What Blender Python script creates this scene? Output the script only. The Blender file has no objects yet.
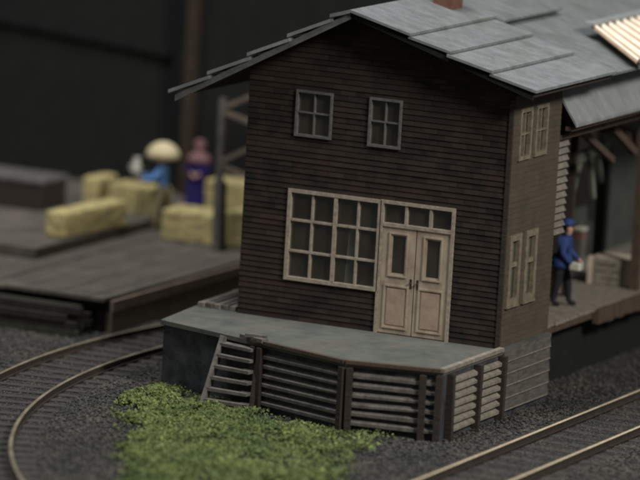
import bpy, bmesh, math, random
from mathutils import Vector, Matrix, noise
random.seed(7)
S = bpy.context.scene
C = S.collection

# ------------------------------------------------------------------ camera, light, exposure
CAM = Vector((38.758, -92.9484, 18.4422)); YAW, PITCH, ROLL, FPX = .4324, .1615, .0571, 5000.0
fw = Vector((-math.sin(YAW)*math.cos(PITCH), math.cos(YAW)*math.cos(PITCH), -math.sin(PITCH)))
r0 = fw.cross(Vector((0, 0, 1))).normalized(); u0 = r0.cross(fw)
rt = r0*math.cos(ROLL)+u0*math.sin(ROLL); up = -r0*math.sin(ROLL)+u0*math.cos(ROLL)
cd = bpy.data.cameras.new('camera'); cam = bpy.data.objects.new('camera', cd); C.objects.link(cam)
M4 = Matrix((rt, up, -fw)).transposed().to_4x4(); M4.translation = CAM; cam.matrix_world = M4
cd.sensor_width = 36; cd.lens = FPX/640*36; cd.clip_start = 1; cd.clip_end = 1000
cd.dof.use_dof = True; cd.dof.focus_distance = (Vector((-2.0, -.8, 1.5))-CAM).dot(fw); cd.dof.aperture_fstop = .20
S.camera = cam
S.view_settings.view_transform = 'Standard'; S.view_settings.look = 'None'; S.view_settings.exposure = .45; S.view_settings.gamma = 1
S.cycles.filter_width = 2.2
W = bpy.data.worlds.new('World'); S.world = W; W.use_nodes = True
W.node_tree.nodes['Background'].inputs[0].default_value = (.92, .96, 1.0, 1); W.node_tree.nodes['Background'].inputs[1].default_value = .10

def area(name, loc, target, size, power, col):
    l = bpy.data.lights.new(name, 'AREA'); l.size = size; l.energy = power; l.color = col; l.shape = 'DISK'
    o = bpy.data.objects.new(name, l); C.objects.link(o); o.location = loc
    o.rotation_euler = (Vector(target)-Vector(loc)).to_track_quat('-Z', 'Y').to_euler(); return o
area('ceiling_lamp', (52, -24, 43), (-3, 3, 0), 14, 27000, (1.0, .96, .90))
area('room_lamp', (-12, -10, 60), (-4, 3, 0), 25, 20000, (.97, .98, 1.0))

def at(x, y, ax, v):          # pixel of the 640x480 picture -> point on the plane (axis ax = v)
    d = fw+rt*((x-320)/FPX)-up*((y-240)/FPX)
    return CAM+d*((v-CAM[ax])/d[ax])

# ------------------------------------------------------------------ materials
def mat(name, c1, c2=None, scale=3.0, rough=.85, bump=.0, stretch=(1, 1, 1), metal=0, detail=6, island=0.0, contrast=(.35, .65), spec=.3):
    m = bpy.data.materials.new(name); m.use_nodes = True; nt = m.node_tree; N = nt.nodes; L = nt.links
    b = N['Principled BSDF']; b.inputs['Roughness'].default_value = rough; b.inputs['Metallic'].default_value = metal
    b.inputs['Specular IOR Level'].default_value = spec
    c2 = c2 or tuple(v*.7 for v in c1)
    tc = N.new('ShaderNodeTexCoord'); mp = N.new('ShaderNodeMapping'); mp.inputs['Scale'].default_value = stretch
    L.new(tc.outputs['Object'], mp.inputs[0])
    nz = N.new('ShaderNodeTexNoise'); nz.inputs['Scale'].default_value = scale; nz.inputs['Detail'].default_value = detail
    nz.inputs['Roughness'].default_value = .65
    L.new(mp.outputs[0], nz.inputs['Vector'])
    rp = N.new('ShaderNodeValToRGB'); rp.color_ramp.elements[0].position = contrast[0]; rp.color_ramp.elements[1].position = contrast[1]
    rp.color_ramp.elements[0].color = (*c1, 1); rp.color_ramp.elements[1].color = (*c2, 1)
    L.new(nz.outputs[0], rp.inputs[0]); out = rp.outputs[0]
    if island:
        g = N.new('ShaderNodeNewGeometry'); mr = N.new('ShaderNodeMapRange')
        mr.inputs[3].default_value = 1-island; mr.inputs[4].default_value = 1+island
        L.new(g.outputs['Random Per Island'], mr.inputs[0])
        hs = N.new('ShaderNodeHueSaturation'); L.new(mr.outputs[0], hs.inputs['Value']); L.new(out, hs.inputs['Color']); out = hs.outputs[0]
    L.new(out, b.inputs['Base Color'])
    if bump:
        bp = N.new('ShaderNodeBump'); bp.inputs['Strength'].default_value = bump; bp.inputs['Distance'].default_value = .03
        L.new(nz.outputs[0], bp.inputs['Height']); L.new(bp.outputs[0], b.inputs['Normal'])
    return m
def boards(name, c1, c2, c3, axis, bw=.34, bh=.115):
    """small bricks / short boards in rows of three tones with dark joints, along X or Y"""
    m = mat(name, c1, c2, 1.3, .9, .0); nt = m.node_tree; N = nt.nodes; L = nt.links; b = N['Principled BSDF']
    src = b.inputs['Base Color'].links[0].from_socket
    tc = N.new('ShaderNodeTexCoord'); sp = N.new('ShaderNodeSeparateXYZ'); cb = N.new('ShaderNodeCombineXYZ')
    L.new(tc.outputs['Object'], sp.inputs[0]); L.new(sp.outputs[axis], cb.inputs[0]); L.new(sp.outputs[2], cb.inputs[1])
    br = N.new('ShaderNodeTexBrick'); br.inputs['Scale'].default_value = 1; br.inputs['Brick Width'].default_value = bw
    br.inputs['Row Height'].default_value = bh; br.inputs['Mortar Size'].default_value = .006; br.inputs['Mortar Smooth'].default_value = .6
    br.inputs['Color1'].default_value = (.62, .62, .62, 1); br.inputs['Color2'].default_value = (1.35, 1.25, 1.15, 1); br.inputs['Mortar'].default_value = (.6, .6, .6, 1)
    L.new(cb.outputs[0], br.inputs['Vector'])
    mx = N.new('ShaderNodeMix'); mx.data_type = 'RGBA'; mx.blend_type = 'MULTIPLY'; mx.inputs[0].default_value = 1
    L.new(src, mx.inputs[6]); L.new(br.outputs['Color'], mx.inputs[7])
    nz = N.new('ShaderNodeTexNoise'); nz.inputs['Scale'].default_value = 2.2; nz.inputs['Detail'].default_value = 8; L.new(tc.outputs['Object'], nz.inputs['Vector'])
    rp = N.new('ShaderNodeMapRange'); rp.inputs[1].default_value = .50; rp.inputs[2].default_value = .72; L.new(nz.outputs[0], rp.inputs[0])
    m2 = N.new('ShaderNodeMix'); m2.data_type = 'RGBA'; L.new(rp.outputs[0], m2.inputs[0]); L.new(mx.outputs[2], m2.inputs[6]); m2.inputs[7].default_value = (*c3, 1)
    L.new(m2.outputs[2], b.inputs['Base Color'])
    bp = N.new('ShaderNodeBump'); bp.inputs['Strength'].default_value = .7; bp.inputs['Distance'].default_value = .02
    L.new(br.outputs['Fac'], bp.inputs['Height']); bp.invert = True; L.new(bp.outputs[0], b.inputs['Normal'])
    return m
def glass(name):
    m = bpy.data.materials.new(name); m.use_nodes = True; N = m.node_tree.nodes; L = m.node_tree.links
    for n in list(N):
        if n.type != 'OUTPUT_MATERIAL': N.remove(n)
    t = N.new('ShaderNodeBsdfTransparent'); t.inputs[0].default_value = (.75, .8, .78, 1)
    g = N.new('ShaderNodeBsdfGlossy'); g.inputs['Roughness'].default_value = .12; g.inputs['Color'].default_value = (.6, .65, .7, 1)
    x = N.new('ShaderNodeMixShader'); x.inputs[0].default_value = .14
    d = N.new('ShaderNodeBsdfDiffuse'); tc = N.new('ShaderNodeTexCoord'); nz = N.new('ShaderNodeTexNoise'); nz.inputs['Scale'].default_value = 1.8; nz.inputs['Detail'].default_value = 6
    L.new(tc.outputs['Object'], nz.inputs['Vector']); rp = N.new('ShaderNodeValToRGB'); rp.color_ramp.elements[0].position = .38; rp.color_ramp.elements[1].position = .62
    rp.color_ramp.elements[0].color = (.10, .075, .04, 1); rp.color_ramp.elements[1].color = (.17, .14, .10, 1); L.new(nz.outputs[0], rp.inputs[0]); L.new(rp.outputs[0], d.inputs[0])
    y = N.new('ShaderNodeMixShader'); y.inputs[0].default_value = .22
    L.new(t.outputs[0], y.inputs[1]); L.new(d.outputs[0], y.inputs[2])
    L.new(y.outputs[0], x.inputs[1]); L.new(g.outputs[0], x.inputs[2]); L.new(x.outputs[0], N['Material Output'].inputs[0]); return m

M = {}
M['ground'] = mat('ground', (.028, .028, .027), (.055, .05, .044), 9, .95, .6)
M['ballast'] = mat('ballast', (.038, .041, .040), (.082, .074, .062), .9, .9, .0, island=.55)
M['front'] = boards('dark_brown_boards', (.034, .024, .018), (.018, .017, .015), (.042, .024, .018), 0)
M['side'] = mat('olive_tan_boards', (.100, .077, .052), (.066, .056, .042), 1.4, .9, .35, (1, 1, 5), detail=9, contrast=(.3, .7))
M['shedboards'] = mat('pale_clapboard', (.24, .21, .18), (.14, .125, .11), 4, .85, .3)
M['shedwall'] = mat('grey_green_wall', (.075, .082, .070), (.045, .052, .046), 2, .9, .2)
M['darkwood'] = mat('dark_wood', (.030, .024, .020), (.055, .042, .034), 5, .9, .4, (1, 1, 4))
M['blackwood'] = mat('black_wood', (.009, .010, .009), (.014, .015, .013), 2, .95, .3)
M['brownwood'] = mat('brown_wood', (.11, .075, .052), (.065, .045, .034), 5, .85, .4, (3, 3, 1))
M['greywood'] = mat('weathered_wood', (.17, .155, .14), (.10, .09, .08), 6, .85, .4)
M['palewood'] = mat('pale_weathered_wood', (.30, .27, .22), (.17, .15, .12), 7, .85, .4)
M['crib'] = mat('crib_slat', (.19, .175, .155), (.095, .088, .08), 6, .85, .4)
M['frame'] = mat('window_frame', (.42, .35, .27), (.27, .225, .18), 9, .7, .2)
M['framegrey'] = mat('window_frame_grey', (.155, .15, .135), (.085, .085, .08), 9, .7, .2)
M['door'] = mat('door_paint', (.47, .39, .29), (.33, .26, .20), 3, .7, .2, (1, 1, .6))
M['doorpanel'] = mat('door_panel_paint', (.43, .33, .24), (.34, .235, .19), 4, .7, .2)
M['sideframe'] = mat('side_window_frame', (.25, .21, .145), (.14, .12, .085), 9, .7, .2)
M['roof'] = mat('roof_sheet', (.235, .245, .245), (.135, .145, .15), 2.6, .65, .35, (.8, 1.3, 1), detail=12, island=.12, contrast=(.28, .72))
M['shedroof'] = mat('shed_roof_sheet', (.20, .215, .21), (.115, .13, .13), 2.4, .65, .3, (.7, 2.5, 1), detail=8, island=.08)
M['roofedge'] = mat('roof_edge', (.16, .16, .15), (.10, .10, .095), 5, .7, .3)
M['corr'] = mat('cream_corrugated', (.98, .92, .76), (.92, .80, .62), 1.6, .5, .1, (1.0, 3, 1))  # very bright cream: warm light on the sheet is put into its colour
M['concrete'] = mat('platform_concrete', (.135, .14, .12), (.070, .077, .070), 1.7, .85, .5, detail=12, contrast=(.3, .7))
M['stoneface'] = mat('platform_stone_face', (.020, .021, .025), (.085, .085, .095), 2.2, .8, .5, detail=9)
M['rail'] = mat('rail_metal', (1.0, .84, .58), (.74, .60, .40), 5, .25, .1, metal=.3, spec=.8)
M['dullrail'] = mat('dull_rail_head', (.50, .43, .31), (.24, .20, .14), 1.2, .3, .1, metal=.35, spec=.8)
M['railweb'] = mat('rail_rust', (.055, .040, .030), (.032, .026, .022), 6, .9, .2)
M['sleeper'] = mat('sleeper_wood', (.075, .066, .06), (.04, .036, .034), 5, .9, .4, (1, 5, 1))
M['dock'] = mat('dock_planks', (.145, .125, .10), (.09, .08, .068), 2.4, .85, .4, (3, .6, 1), detail=8)
M['hay'] = mat('hay_bale', (.68, .57, .27), (.52, .43, .19), 7, .95, .7, (1, 1, 2))
M['stone'] = mat('grey_stone', (.15, .145, .14), (.075, .07, .07), 6, .95, .8)
M['glass'] = glass('glass')
M['curtain'] = mat('curtain_cloth', (.80, .78, .72), (.62, .60, .55), 5, .9)
M['inside'] = mat('interior', (.03, .028, .025), (.045, .04, .034), 2, .95)
M['metal'] = mat('dark_metal', (.09, .08, .07), (.05, .045, .04), 5, .4, metal=.7)
M['brick'] = mat('chimney_brick', (.19, .09, .06), (.12, .06, .045), 8, .9, .5)
M['crate'] = mat('pale_crate', (.68, .58, .47), (.44, .37, .30), 8, .85, .4)
M['skin'] = mat('skin', (.60, .36, .26), (.52, .30, .22), 6, .6)
M['bluejacket'] = mat('blue_jacket', (.035, .065, .22), (.024, .042, .15), 6, .75)
M['black'] = mat('black_trousers', (.022, .022, .028), (.014, .014, .018), 6, .85)
M['lightblue'] = mat('light_blue_shirt', (.20, .42, .85), (.15, .33, .72), 6, .8)
M['beige'] = mat('beige_trousers', (.42, .36, .22), (.32, .27, .16), 6, .85)
M['navy'] = mat('navy_dress', (.040, .030, .19), (.026, .020, .12), 5, .85)
M['pink'] = mat('pink_shawl', (.27, .14, .14), (.20, .10, .11), 5, .85)
M['straw'] = mat('straw', (.80, .70, .44), (.66, .55, .32), 12, .9, .5)
M['hair'] = mat('brown_hair', (.10, .06, .035), (.06, .035, .02), 10, .8)
M['parcel'] = mat('white_paper', (.72, .70, .60), (.60, .57, .48), 5, .8)
M['red'] = mat('red_paint', (.40, .08, .06), (.28, .05, .04), 5, .7)
M['gbeam'] = mat('grey_green_beam', (.17, .19, .15), (.11, .125, .10), 5, .8, .3)
M['hedge'] = mat('hedge_leaf', (.050, .085, .040), (.085, .075, .04), .5, .9, island=.5)
def grassmat():
    m = mat('turf', (.215, .25, .088), (.085, .125, .046), 1.1, .95, island=.35, detail=9, contrast=(.34, .66)); return m
def stain(m, col, scale, lo, hi, amt):
    nt = m.node_tree; N = nt.nodes; L = nt.links; b = N['Principled BSDF']; src = b.inputs['Base Color'].links[0].from_socket
    tc = N.new('ShaderNodeTexCoord'); nz = N.new('ShaderNodeTexNoise'); nz.inputs['Scale'].default_value = scale; nz.inputs['Detail'].default_value = 12; nz.inputs['Roughness'].default_value = .7
    mp = N.new('ShaderNodeMapping'); mp.inputs['Location'].default_value = (3.1, 7.7, 1.3); L.new(tc.outputs['Object'], mp.inputs[0]); L.new(mp.outputs[0], nz.inputs['Vector'])
    mr = N.new('ShaderNodeMapRange'); mr.inputs[1].default_value = lo; mr.inputs[2].default_value = hi; mr.inputs[4].default_value = amt; L.new(nz.outputs[0], mr.inputs[0])
    x = N.new('ShaderNodeMix'); x.data_type = 'RGBA'; L.new(mr.outputs[0], x.inputs[0]); L.new(src, x.inputs[6]); x.inputs[7].default_value = (*col, 1); L.new(x.outputs[2], b.inputs['Base Color'])
stain(M['roof'], (.12, .115, .085), 1.6, .50, .68, .6); stain(M['roof'], (.40, .41, .40), 9, .58, .70, .6)
stain(M['shedroof'], (.10, .10, .075), 1.2, .50, .68, .6)
stain(M['concrete'], (.16, .125, .09), 1.1, .50, .68, .6); stain(M['concrete'], (.25, .25, .23), 11, .60, .72, .5)
stain(M['side'], (.05, .045, .035), 2.0, .48, .7, .7); stain(M['front'], (.085, .07, .06), 14, .60, .75, .45)
stain(M['door'], (.18, .11, .09), 3.0, .52, .70, .6); stain(M['dock'], (.19, .165, .135), 1.0, .48, .66, .7)
stain(M['frame'], (.12, .10, .08), 8.0, .52, .70, .6)
M['oldtimber'] = mat('old_timber', (.035, .028, .022), (.018, .017, .015), 4, .95, .5)
M['mossy'] = mat('mossy_timber', (.055, .058, .036), (.025, .03, .02), 4, .95, .5)
M['grass'] = grassmat()
M['dockface'] = mat('dock_side_boards', (.34, .26, .19), (.22, .17, .13), 3, .9, .5, (1, 1, 3))  # side boards lightened: the lit look is put into their colour
M['pinkstripe'] = mat('pink_brown_stripe', (.55, .38, .27), (.42, .28, .20), 3, .7, .2)
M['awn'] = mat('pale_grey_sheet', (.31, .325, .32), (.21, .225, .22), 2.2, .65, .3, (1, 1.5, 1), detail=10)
M['tanwood'] = mat('tan_wood', (.26, .20, .15), (.16, .125, .095), 6)
M['pillar'] = mat('dark_brown_pillar', (.055, .036, .024), (.035, .025, .018), 4)
M['plankgrey'] = mat('grey_planks', (.125, .115, .10), (.065, .062, .056), 5, .9, .5, (1, .7, 3), detail=9)

# ------------------------------------------------------------------ mesh helpers
class MB:
    def __init__(s): s.v = []; s.f = []
    def hexa(s, p):           # 8 points: bottom ring of four, top ring of four
        n = len(s.v); s.v += [Vector(q) for q in p]
        s.f += [tuple(n+i for i in q) for q in ((3, 2, 1, 0), (4, 5, 6, 7), (0, 1, 5, 4), (1, 2, 6, 5), (2, 3, 7, 6), (3, 0, 4, 7))]; return s
    def box(s, x0, y0, z0, x1, y1, z1):
        return s.hexa([(x0, y0, z0), (x1, y0, z0), (x1, y1, z0), (x0, y1, z0), (x0, y0, z1), (x1, y0, z1), (x1, y1, z1), (x0, y1, z1)])
    def bar(s, a, b, w, h, side=None):     # rectangular bar from a to b
        a, b = Vector(a), Vector(b); d = (b-a).normalized()
        sd = Vector(side) if side else Vector((0, 0, 1)).cross(d)
        if sd.length < 1e-3: sd = Vector((1, 0, 0))
        sd = (sd-d*sd.dot(d)).normalized(); n = d.cross(sd).normalized()
        sd = sd*(w/2); n = n*(h/2)
        return s.hexa([a-sd-n, a+sd-n, b+sd-n, b-sd-n, a-sd+n, a+sd+n, b+sd+n, b-sd+n])
    def prism(s, poly, z0, z1):
        n = len(s.v); k = len(poly); s.v += [Vector((x, y, z0)) for x, y in poly]+[Vector((x, y, z1)) for x, y in poly]
        s.f.append(tuple(n+i for i in reversed(range(k)))); s.f.append(tuple(n+k+i for i in range(k)))
        for i in range(k): j = (i+1) % k; s.f.append((n+i, n+j, n+k+j, n+k+i))
        return s
    def lathe(s, prof, c=(0, 0, 0), seg=18, squash=1.0, tilt=None):
        n = len(s.v); c = Vector(c)
        for (r, z) in prof:
            for i in range(seg):
                a = 2*math.pi*i/seg; p = Vector((r*math.cos(a), r*squash*math.sin(a), z))
                if tilt: p = tilt @ p
                s.v.append(c+p)
        for j in range(len(prof)-1):
            for i in range(seg):
                k = (i+1) % seg; s.f.append((n+j*seg+i, n+j*seg+k, n+(j+1)*seg+k, n+(j+1)*seg+i))
        s.f.append(tuple(n+i for i in reversed(range(seg)))); s.f.append(tuple(n+(len(prof)-1)*seg+i for i in range(seg))); return s
    def ball(s, c, r, seg=12, sc=(1, 1, 1)):
        n = len(s.v); rings = seg//2; c = Vector(c)
        for j in range(1, rings):
            t = math.pi*j/rings
            for i in range(seg):
                a = 2*math.pi*i/seg; s.v.append(c+Vector((r*sc[0]*math.sin(t)*math.cos(a), r*sc[1]*math.sin(t)*math.sin(a), r*sc[2]*math.cos(t))))
        s.v += [c+Vector((0, 0, r*sc[2])), c-Vector((0, 0, r*sc[2]))]; T = len(s.v)-2
        for j in range(rings-2):
            for i in range(seg):
                k = (i+1) % seg; s.f.append((n+j*seg+i, n+(j+1)*seg+i, n+(j+1)*seg+k, n+j*seg+k))
        for i in range(seg):
            k = (i+1) % seg; s.f.append((T, n+i, n+k)); s.f.append((T+1, n+(rings-2)*seg+k, n+(rings-2)*seg+i))
        return s
    def build(s, name, m, parent=None, bevel=0, smooth=False, loc=None):
        """vertices are in world space (or, with loc, relative to loc); one mesh object"""
        org = Vector(loc) if loc is not None else Vector((0, 0, 0))
        if parent is not None: org = worldloc(parent)
        me = bpy.data.meshes.new(name); me.from_pydata([v-org for v in s.v], [], s.f)
        mats = m if isinstance(m, (list, tuple)) else [m]
        for q in mats: me.materials.append(q)
        if bevel:
            bm = bmesh.new(); bm.from_mesh(me)
            bmesh.ops.bevel(bm, geom=bm.edges[:], offset=bevel, segments=2, affect='EDGES', profile=.5, clamp_overlap=True); bm.to_mesh(me); bm.free()
        if smooth:
            for p in me.polygons: p.use_smooth = True
        o = bpy.data.objects.new(name, me); C.objects.link(o)
        if parent is not None: o.parent = parent
        else: o.location = org
        return o
def worldloc(o):
    p = Vector((0, 0, 0))
    while o is not None: p += o.location; o = o.parent
    return p
def tag(o, label=None, cat=None, group=None, kind=None):
    for k, v in (('label', label), ('category', cat), ('group', group), ('kind', kind)):
        if v: o[k] = v
    return o
def thing(name, loc, label, cat, group=None):
    o = bpy.data.objects.new(name, None); C.objects.link(o); o.location = loc; o.empty_display_size = .2
    return tag(o, label, cat, group)
def copy_tree(o, parent=None):
    c = o.copy(); C.objects.link(c)
    if parent is not None: c.parent = parent
    for ch in list(o.children):
        copy_tree(ch, c)
    return c

# ------------------------------------------------------------------ ground
GZ = -1.45
g = MB(); n = 60
g.v = [Vector((x, y, GZ)) for x, y in ((-400, -400), (400, -400), (400, 500), (-400, 500))]; g.f = [(0, 1, 2, 3)]
tag(g.build('ground', M['ground']), kind='structure')

# turf area in the picture, on the ground
GP = [at(x, y, 2, -1.4) for x, y in ((150, 384), (163, 372), (208, 396), (268, 420), (350, 434), (385, 441), (372, 452), (345, 466), (330, 500), (128, 500), (126, 462), (146, 430), (134, 404))]
def inpoly(x, y, P):
    c = False; j = len(P)-1
    for i in range(len(P)):
        if (P[i].y > y) != (P[j].y > y) and x < (P[j].x-P[i].x)*(y-P[i].y)/(P[j].y-P[i].y)+P[i].x: c = not c
        j = i
    return c
PLAT = [(-6.75, -1.8), (-4.4, -2.56), (-1.83, -3.42), (.10, -3.0), (.10, 2.55), (-7.2, 2.55)]
PV = [Vector((x, y, 0)) for x, y in PLAT]
RC, RI = (12.5, .3), 21.0            # curved track: centre and inner rail radius
GA = 1.46
def near_track(x, y):
    r = math.hypot(x-RC[0], y-RC[1]); return RI-.5 < r < RI+GA+.5 and x < 8
def rail_dist(x, y):
    r = math.hypot(x-RC[0], y-RC[1])
    return min(abs(r-RI), abs(r-RI-GA)) if x < 8 else 9
def ghigh(x, y):  # gentle lumps of the turf
    return .07+.10*(noise.noise(Vector((x*.9, y*.5, 0)))+.5)+.07*noise.noise(Vector((x*3, y*2, 4)))
tv = []; tf = []; cnt = 0
while cnt < 80000:
    x = random.uniform(-6.8, 1); y = random.uniform(-16.5, 0)
    jx = x+.5*noise.noise(Vector((x*2, y*1.2, 9)))+.25*noise.noise(Vector((x*6, y*4, 3))); jy = y+.9*noise.noise(Vector((x*2, y*1.2, 29)))
    jx += random.gauss(0, .10); jy += random.gauss(0, .30)
    if not inpoly(jx, jy, GP) or inpoly(x, y, PV): continue
    thin = noise.noise(Vector((x*1.3, y*.8, 51)))+.35*noise.noise(Vector((x*5, y*3, 7)))
    fade = max(0, (x+3.5)/2.4)*.62+max(0, (y+4.6)*.25 if x > -4.6 else 0)
    if random.random() < min(.95, max(0, .25-thin*1.6+fade)): continue
    cnt += 1
    c = Vector((x, y, GZ+max(.0, ghigh(x, y))*random.uniform(.5, 1.05)+.01)); s_ = random.uniform(.014, .040)
    k = len(tv)
    for q in range(4): tv.append(c+Vector((random.gauss(0, 1), random.gauss(0, 1), random.gauss(0, .9)))*s_*.9)
    tf += [(k, k+1, k+2), (k, k+3, k+1), (k+1, k+3, k+2), (k, k+2, k+3)]
t = MB(); t.v = tv; t.f = tf
tag(t.build('grass', M['grass']), 'patch of bright yellow green turf on the ground in front of the platform', 'grass', kind='stuff')

# ballast stones
bv = []; bf = []; cnt = 0
OCT = [(1, 0, 0), (-1, 0, 0), (0, 1, 0), (0, -1, 0), (0, 0, 1), (0, 0, -1)]
OF = [(0, 2, 4), (2, 1, 4), (1, 3, 4), (3, 0, 4), (2, 0, 5), (1, 2, 5), (3, 1, 5), (0, 3, 5)]
while cnt < 62000:
    x = random.uniform(-13.5, 7); y = random.uniform(-17, 22) if random.random() < .75 else random.uniform(-17, 5)
    if inpoly(x, y, PV): continue
    px_r = (Vector((x, y, GZ))-CAM); z_ = px_r.dot(fw); sx = 320+FPX*px_r.dot(rt)/z_; sy = 240-FPX*px_r.dot(up)/z_
    if not (-40 < sx < 700 and 270 < sy < 520): continue
    if x < -10.3 and y > 2.8: continue
    nt_ = near_track(x, y) or (1.1 < x < 3.5)
    if inpoly(x, y, GP) and random.random() < .35: continue
    if rail_dist(x, y) < .09 or abs(x-1.56) < .09 or abs(x-3.02) < .09: continue
    cnt += 1
    r = random.uniform(.022, .05)*(1.0 if not nt_ else .75); k = len(bv)
    c = Vector((x, y, GZ+r*.3+(.0 if nt_ else random.random()*.02)))
    for q in OCT: bv.append(c+Vector((q[0]*r*random.uniform(.6, 1.3), q[1]*r*random.uniform(.6, 1.3), q[2]*r*random.uniform(.5, .9))))
    bf += [tuple(k+i for i in f_) for f_ in OF]
t = MB(); t.v = bv; t.f = bf
tag(t.build('ballast', M['ballast']), 'dark grey ballast stones strewn over the ground around the tracks', 'gravel', kind='stuff')

# ------------------------------------------------------------------ platform
PB = thing('platform', (-3, 0, GZ), 'raised concrete platform with timber cribbing under the dark station house', 'platform')
b = MB(); b.prism(PLAT, GZ-.05, -.09); b.build('stone_base', M['stoneface'], PB)
ed = [(-6.80, -1.86), (-4.4, -2.64), (-1.83, -3.50), (.13, -3.06), (.13, 2.55), (-7.25, 2.55)]
b = MB(); b.prism(ed, -.09, 0.0); b.build('platform_top', M['concrete'], PB)
FR = [Vector((-4.2, -2.625, 0)), Vector((-1.83, -3.42, 0)), Vector((.10, -3.0, 0))]
def crib(a, b_, posts, rows, slatmat, postmat, top=-.12, bot=-1.38, out=.10, thick=.05):
    """projecting slats between upright posts along the face a -> b_"""
    d = (b_-a); Ln = d.length; d.normalize(); nrm = Vector((d.y, -d.x, 0))
    for i in range(len(posts)-1):
        m = MB(); s0, s1 = posts[i]+.055, posts[i+1]-.055
        if s1-s0 < .12: continue
        for k in range(rows):
            z = top-.08-(top-bot-.1)*(k+.25)/rows
            p, q = a+d*s0, a+d*s1
            j = random.uniform(-.012, .012)
            m.hexa([p+nrm*.01+Vector((0, 0, z-thick+j)), q+nrm*.01+Vector((0, 0, z-thick-j)), q+nrm*out*.95+Vector((0, 0, z-thick*1.2-j)), p+nrm*out*.95+Vector((0, 0, z-thick*1.2+j)),
                    p+nrm*.01+Vector((0, 0, z+thick*.9+j)), q+nrm*.01+Vector((0, 0, z+thick*.9-j)), q+nrm*out+Vector((0, 0, z+j)), p+nrm*out+Vector((0, 0, z+j))])
        m.build('slat_panel', slatmat, PB)
    for s_ in posts:
        m = MB(); p = a+d*s_+nrm*.09
        m.bar(p+Vector((0, 0, GZ)), p+Vector((random.uniform(-.02, .02), 0, -.10)), .12, .15, side=d); m.build('post', postmat, PB)
crib(FR[0], FR[1], [.02, .22, (FR[1]-FR[0]).length+.0], 6, M['crib'], M['darkwood'])
crib(FR[1], FR[2], [.12, 1.62, 1.93], 6, M['crib'], M['darkwood'])
crib(Vector((.10, -3.0, 0)), Vector((.10, -.12, 0)), [.28, 1.62, 2.86], 7, M['palewood'], M['darkwood'])
# plank wall further back on the track side
m = MB()
for k in range(5):
    z1 = -.02-k*.255; z0 = z1-.225
    m.hexa([(.105, -.02, z0), (.175, -.02, z0), (.175, 2.45, z0), (.105, 2.45, z0), (.105, -.02, z1), (.145, -.02, z1), (.145, 2.45, z1), (.105, 2.45, z1)])
m.build('plank_panel', M['plankgrey'], PB)
m = MB()
for k in range(5):
    z = -.02-k*.255
    m.bar((.16, 0.0, z-.24), (.16, 2.43, z-.24), .045, .025)
m.build('batten', M['palewood'], PB)
# edge timbers on the platform rim
m = MB()
for a, b_ in ((Vector((-4.25, -2.70, .012)), Vector((-1.83, -3.51, .012))), (Vector((-1.80, -3.50, .012)), Vector((.10, -3.08, .012)))):
    m.bar(a, b_, .10, .07)
m.build('edge_beam', M['brownwood'], PB)
m = MB().bar((.12, -3.1, .02), (.12, -.08, .02), .12, .08); m.build('edge_beam', M['palewood'], PB)
m = MB().bar((-4.62, -2.45, .03), (-3.95, -2.80, .05), .16, .08); m.bar((-4.45, -2.66, .10), (-4.0, -2.62, .10), .12, .07); m.build('edge_beam', M['greywood'], PB)

# steps at the left of the cribbing
ST = thing('steps', (-4.8, -2.9, GZ), 'short flight of weathered wooden steps leaning on the platform left of the cribbing', 'steps')
a0, a1 = Vector((-5.02, -2.50, -.03)), Vector((-5.14, -3.12, GZ))
m = MB().bar(a0, a1, .09, .17, side=(1, 0, 0)); m.build('stringer', M['greywood'], ST)
b0, b1 = Vector((-4.16, -2.74, -.03)), Vector((-4.10, -3.1, GZ))
m = MB().bar(b0+Vector((.0, .12, 0)), b1+Vector((0, .14, 0)), .07, .1, side=(1, 0, 0)); m.build('stringer', M['darkwood'], ST)
for k in range(6):
    t_ = .10+k*.155; p = a0.lerp(a1, t_); q = b0.lerp(b1, t_)
    m = MB().bar(p+Vector((.04, 0, 0)), q-Vector((.04, 0, 0)), .20, .065); m.build('tread', M['greywood'], ST)

# plank ramp behind-left on platform
RP = thing('plank_ramp', (-6.6, 1.2, 0), 'low pile of pale planks lying on the platform beside the house corner', 'planks')
for k in range(5):
    x = -6.93+k*.185
    m = MB().hexa([(x, .1, .005), (x+.165, .05, .005), (x+.12, 2.4, .005), (x-.045, 2.45, .005), (x, .1, .09+.01*(k % 2)), (x+.165, .05, .10), (x+.12, 2.4, .10+.012*(k % 3)), (x-.045, 2.45, .10)])
    m.build('plank', M['greywood'] if k % 2 else M['palewood'], RP)

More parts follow.
